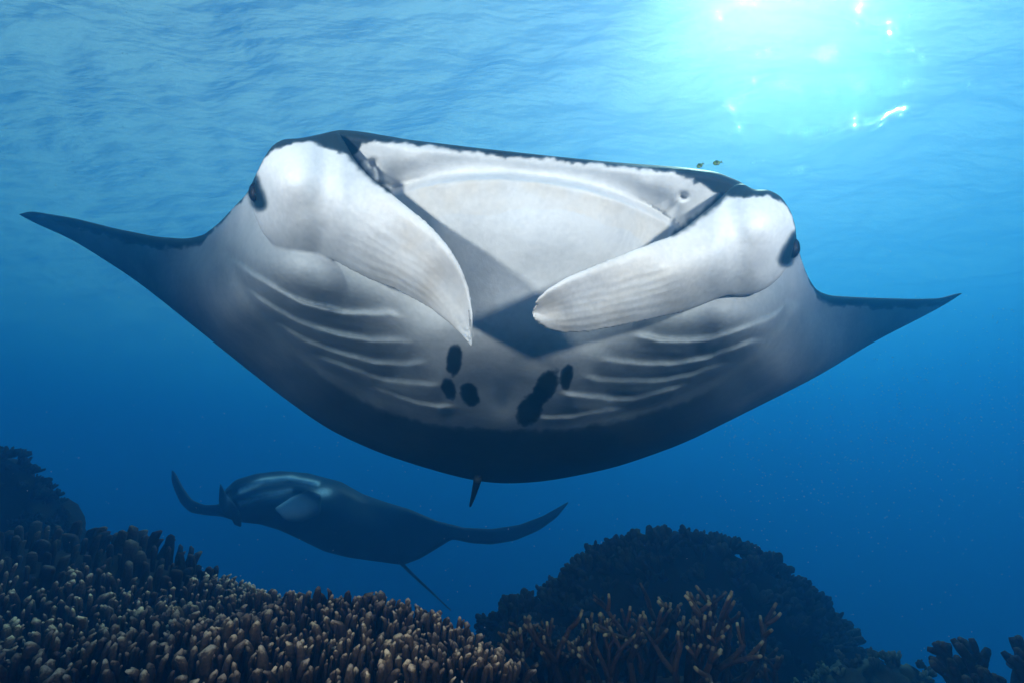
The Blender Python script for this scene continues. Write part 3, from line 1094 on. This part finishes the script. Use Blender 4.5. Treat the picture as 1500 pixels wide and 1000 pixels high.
branch_colony('branching_coral', 'tall brown branching coral with pale knobbed tips in front of the dark bommie', 'coral', 1000, 1010, 1.5, .27, 17, .14, BRAN, 5)
branch_colony('branching_coral', 'low brown branching coral between the finger coral bed and the tall branching coral', 'coral', 885, 1015, 1.55, .24, 15, .13, BRAN, 6)
branch_colony('branching_coral', 'short dark branching coral right beside the end of the finger coral bed', 'coral', 790, 1015, 1.6, .20, 13, .12, BRAN, 8)
branch_colony('branching_coral', 'small brown branching coral on the green boulder side of the tall branching coral', 'coral', 1100, 1040, 1.6, .20, 7, .10, BRAN, 9)
branch_colony('stubby_coral', 'near black stubby coral alone in the open water corner past the green boulder', 'coral', 1475, 1030, 1.25, .15, 13, .13, DUSK, 12, .021)


# ------------------------------------------------------------------ dark coral bommies
def clump_mesh(seed, m):
    g = np.random.default_rng(seed)
    V, f, tip = [], [], []
    for b in range(9):
        dv = g.normal(0, .55, 3)
        dv[2] = abs(dv[2]) + .7
        dv /= np.linalg.norm(dv)
        l = g.uniform(.6, 1.1)
        u = np.cross(dv, g.normal(0, 1, 3))
        u /= np.linalg.norm(u)
        w_ = np.cross(dv, u)
        o = len(V)
        for t, r in ((0, .16), (.55, .24), (.95, .2), (1.05, .06)):
            for q in range(4):
                an = q * math.pi / 2
                V.append(tuple(dv * l * t + r * g.uniform(.7, 1.2) * (math.cos(an) * u + math.sin(an) * .6 * w_)))
                tip.append(t)
        for k in range(3):
            f += [(o + k * 4 + q, o + k * 4 + (q + 1) % 4, o + k * 4 + 4 + (q + 1) % 4, o + k * 4 + 4 + q) for q in range(4)]
        f.append((o + 12, o + 13, o + 14, o + 15))
    me = mesh('coral_clump', V, f, m)
    attr(me, 'tip', tip)
    attr(me, 'tint', np.zeros(len(V)))
    return me


def bommie(name, label, cat, sil, d0, depth_r, m, seed, nclump, cs, foot, limit=300):
    """boulder of old coral: its crest follows a skyline and it swells towards the viewer below it"""
    g = np.random.default_rng(seed)
    sil = smooth_line(sil, 90, 3)
    sil[:, 1] += 4 + 13 * noise2(sil[:, 0] / 34.0 + 40, sil[:, 1] / 34.0 + 40, seed + 70, 2)
    c = P(np.mean(sil[:, 0]), np.max(sil[:, 1]), d0)
    rows = 26
    th = np.linspace(0, 1, rows)
    SK = P(sil[:, 0], sil[:, 1], np.full(90, d0))
    ring = []
    cen = np.array([SK[:, 0].mean(), SK[:, 1].mean(), SK[:, 2].min() - .3])
    nu = 90
    # front shell: sweep each skyline point forwards and down; back shell: mirror away
    shells = []
    for sgn in (-1, 1):
        A = []
        for r_, t in enumerate(th):
            ang = t * math.pi * .5
            off = np.array([0, sgn * depth_r * math.sin(ang), 0])
            z = SK[:, 2] * math.cos(ang) + foot * (1 - math.cos(ang))
            xw = SK[:, 0] + (SK[:, 0] - cen[0]) * .04 * math.sin(ang)
            A.append(np.stack([xw, SK[:, 1] + off[1], z], -1))
        shells.append(np.array(A))
    out, fc, o = [], [], 0
    for sgn, A in zip((-1, 1), shells):
        u, v_ = np.meshgrid(np.arange(90), np.arange(rows))
        nn = noise2(u / 5.0 + 30 * (sgn + 1), v_ / 3.0 + 11, seed) * .06 * np.minimum(1, v_ / 2.0)
        A = A.copy()
        A[..., 1] += sgn * nn * 2
        A[..., 2] += nn * .8
        out.append(A.reshape(-1, 3))
        fc.append(grid_faces(rows, 90, o, sgn > 0))
        o += rows * 90
    V = np.vstack(out)
    root = empty(name, (c[0], c[1], foot), label, cat, None)
    org = np.array([c[0], c[1], foot])
    me = mesh('rock', V - org, np.vstack(fc), m)
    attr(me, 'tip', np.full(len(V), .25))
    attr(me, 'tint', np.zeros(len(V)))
    link('rock', me, root)
    vs = [clump_mesh(seed * 10 + i, m) for i in range(6)]
    A = shells[0]
    cand = []
    for i in range(nclump):
        r_ = int(abs(g.normal(0, .28)) * rows) if i > 110 else 0
        r_ = min(r_, int(rows * .7))
        k = g.integers(0, 90)
        p = A[r_, k] + g.normal(0, .015, 3)
        a, b, d = proj(p)
        if b < 1010 and -30 < a < 1530:
            cand.append((p, r_, k))
    for i, (p, r_, k) in enumerate(cand[:limit]):
        k2, k0 = min(k + 2, 89), max(k - 2, 0)
        tx = A[r_, k2] - A[r_, k0]
        up = np.array([-tx[2], 0, tx[0]])
        up = up / (np.linalg.norm(up) + 1e-9)
        ang = r_ / rows * math.pi * .5
        up = up * math.cos(ang) + np.array([0, -1, 0]) * math.sin(ang) + g.normal(0, .2, 3) + np.array([0, 0, .3])
        ob = link('coral_clump', vs[i % 6], root)
        s = cs * g.uniform(.6, 1.35)
        ob.matrix_basis = Matrix.Translation(Vector(p - org)) @ Vector(up).normalized().to_track_quat('Z', 'Y').to_matrix().to_4x4() @ Matrix.Rotation(g.uniform(0, 6.28), 4, 'Z') @ Matrix.Diagonal((s, s, s, 1))
    return root


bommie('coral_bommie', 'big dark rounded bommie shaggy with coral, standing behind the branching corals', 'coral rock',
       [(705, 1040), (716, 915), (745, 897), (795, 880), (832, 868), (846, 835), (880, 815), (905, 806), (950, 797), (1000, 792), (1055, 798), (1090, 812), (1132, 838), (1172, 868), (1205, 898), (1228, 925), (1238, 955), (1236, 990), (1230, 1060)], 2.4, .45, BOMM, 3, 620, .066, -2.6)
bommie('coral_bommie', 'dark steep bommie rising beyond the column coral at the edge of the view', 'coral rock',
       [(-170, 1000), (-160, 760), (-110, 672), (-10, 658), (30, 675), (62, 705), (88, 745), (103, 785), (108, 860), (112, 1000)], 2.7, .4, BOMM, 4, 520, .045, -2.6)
bommie('coral_boulder', 'low green tinged coral boulder at the foot of the big bommie', 'coral rock',
       [(1170, 1080), (1195, 1000), (1225, 978), (1270, 968), (1320, 968), (1350, 980), (1364, 1010), (1368, 1080)], 1.8, .25, GREEN, 6, 60, .03, -2.2)

# ------------------------------------------------------------------ drifting specks
m, nt, bs, N, ln = new_mat('plankton')
bs.inputs['Base Color'].default_value = (.75, .75, .7, 1)
V, f = [], []
g = np.random.default_rng(5)
oct_ = np.array([(1, 0, 0), (-1, 0, 0), (0, 1, 0), (0, -1, 0), (0, 0, 1), (0, 0, -1)])
of = [(0, 2, 4), (2, 1, 4), (1, 3, 4), (3, 0, 4), (2, 0, 5), (1, 2, 5), (3, 1, 5), (0, 3, 5)]
for i in range(2600):
    if i < 1300:
        a, b = g.uniform(1050, 1560), g.normal(600, 95)
        d = g.uniform(1.6, 4)
    else:
        a, b, d = g.uniform(-100, 1600), g.uniform(-50, 1000), g.uniform(1.7, 5)
    r = d * g.uniform(.0004, .0011)
    o = len(V)
    V += (P(a, b, d) + oct_ * r).tolist()
    f += [tuple(k + o for k in t) for t in of]
o = link('plankton_specks', mesh('plankton_specks', V, f, m))
tag(o, 'pale drifting specks of plankton scattered through the blue water', 'plankton', None, 'stuff')
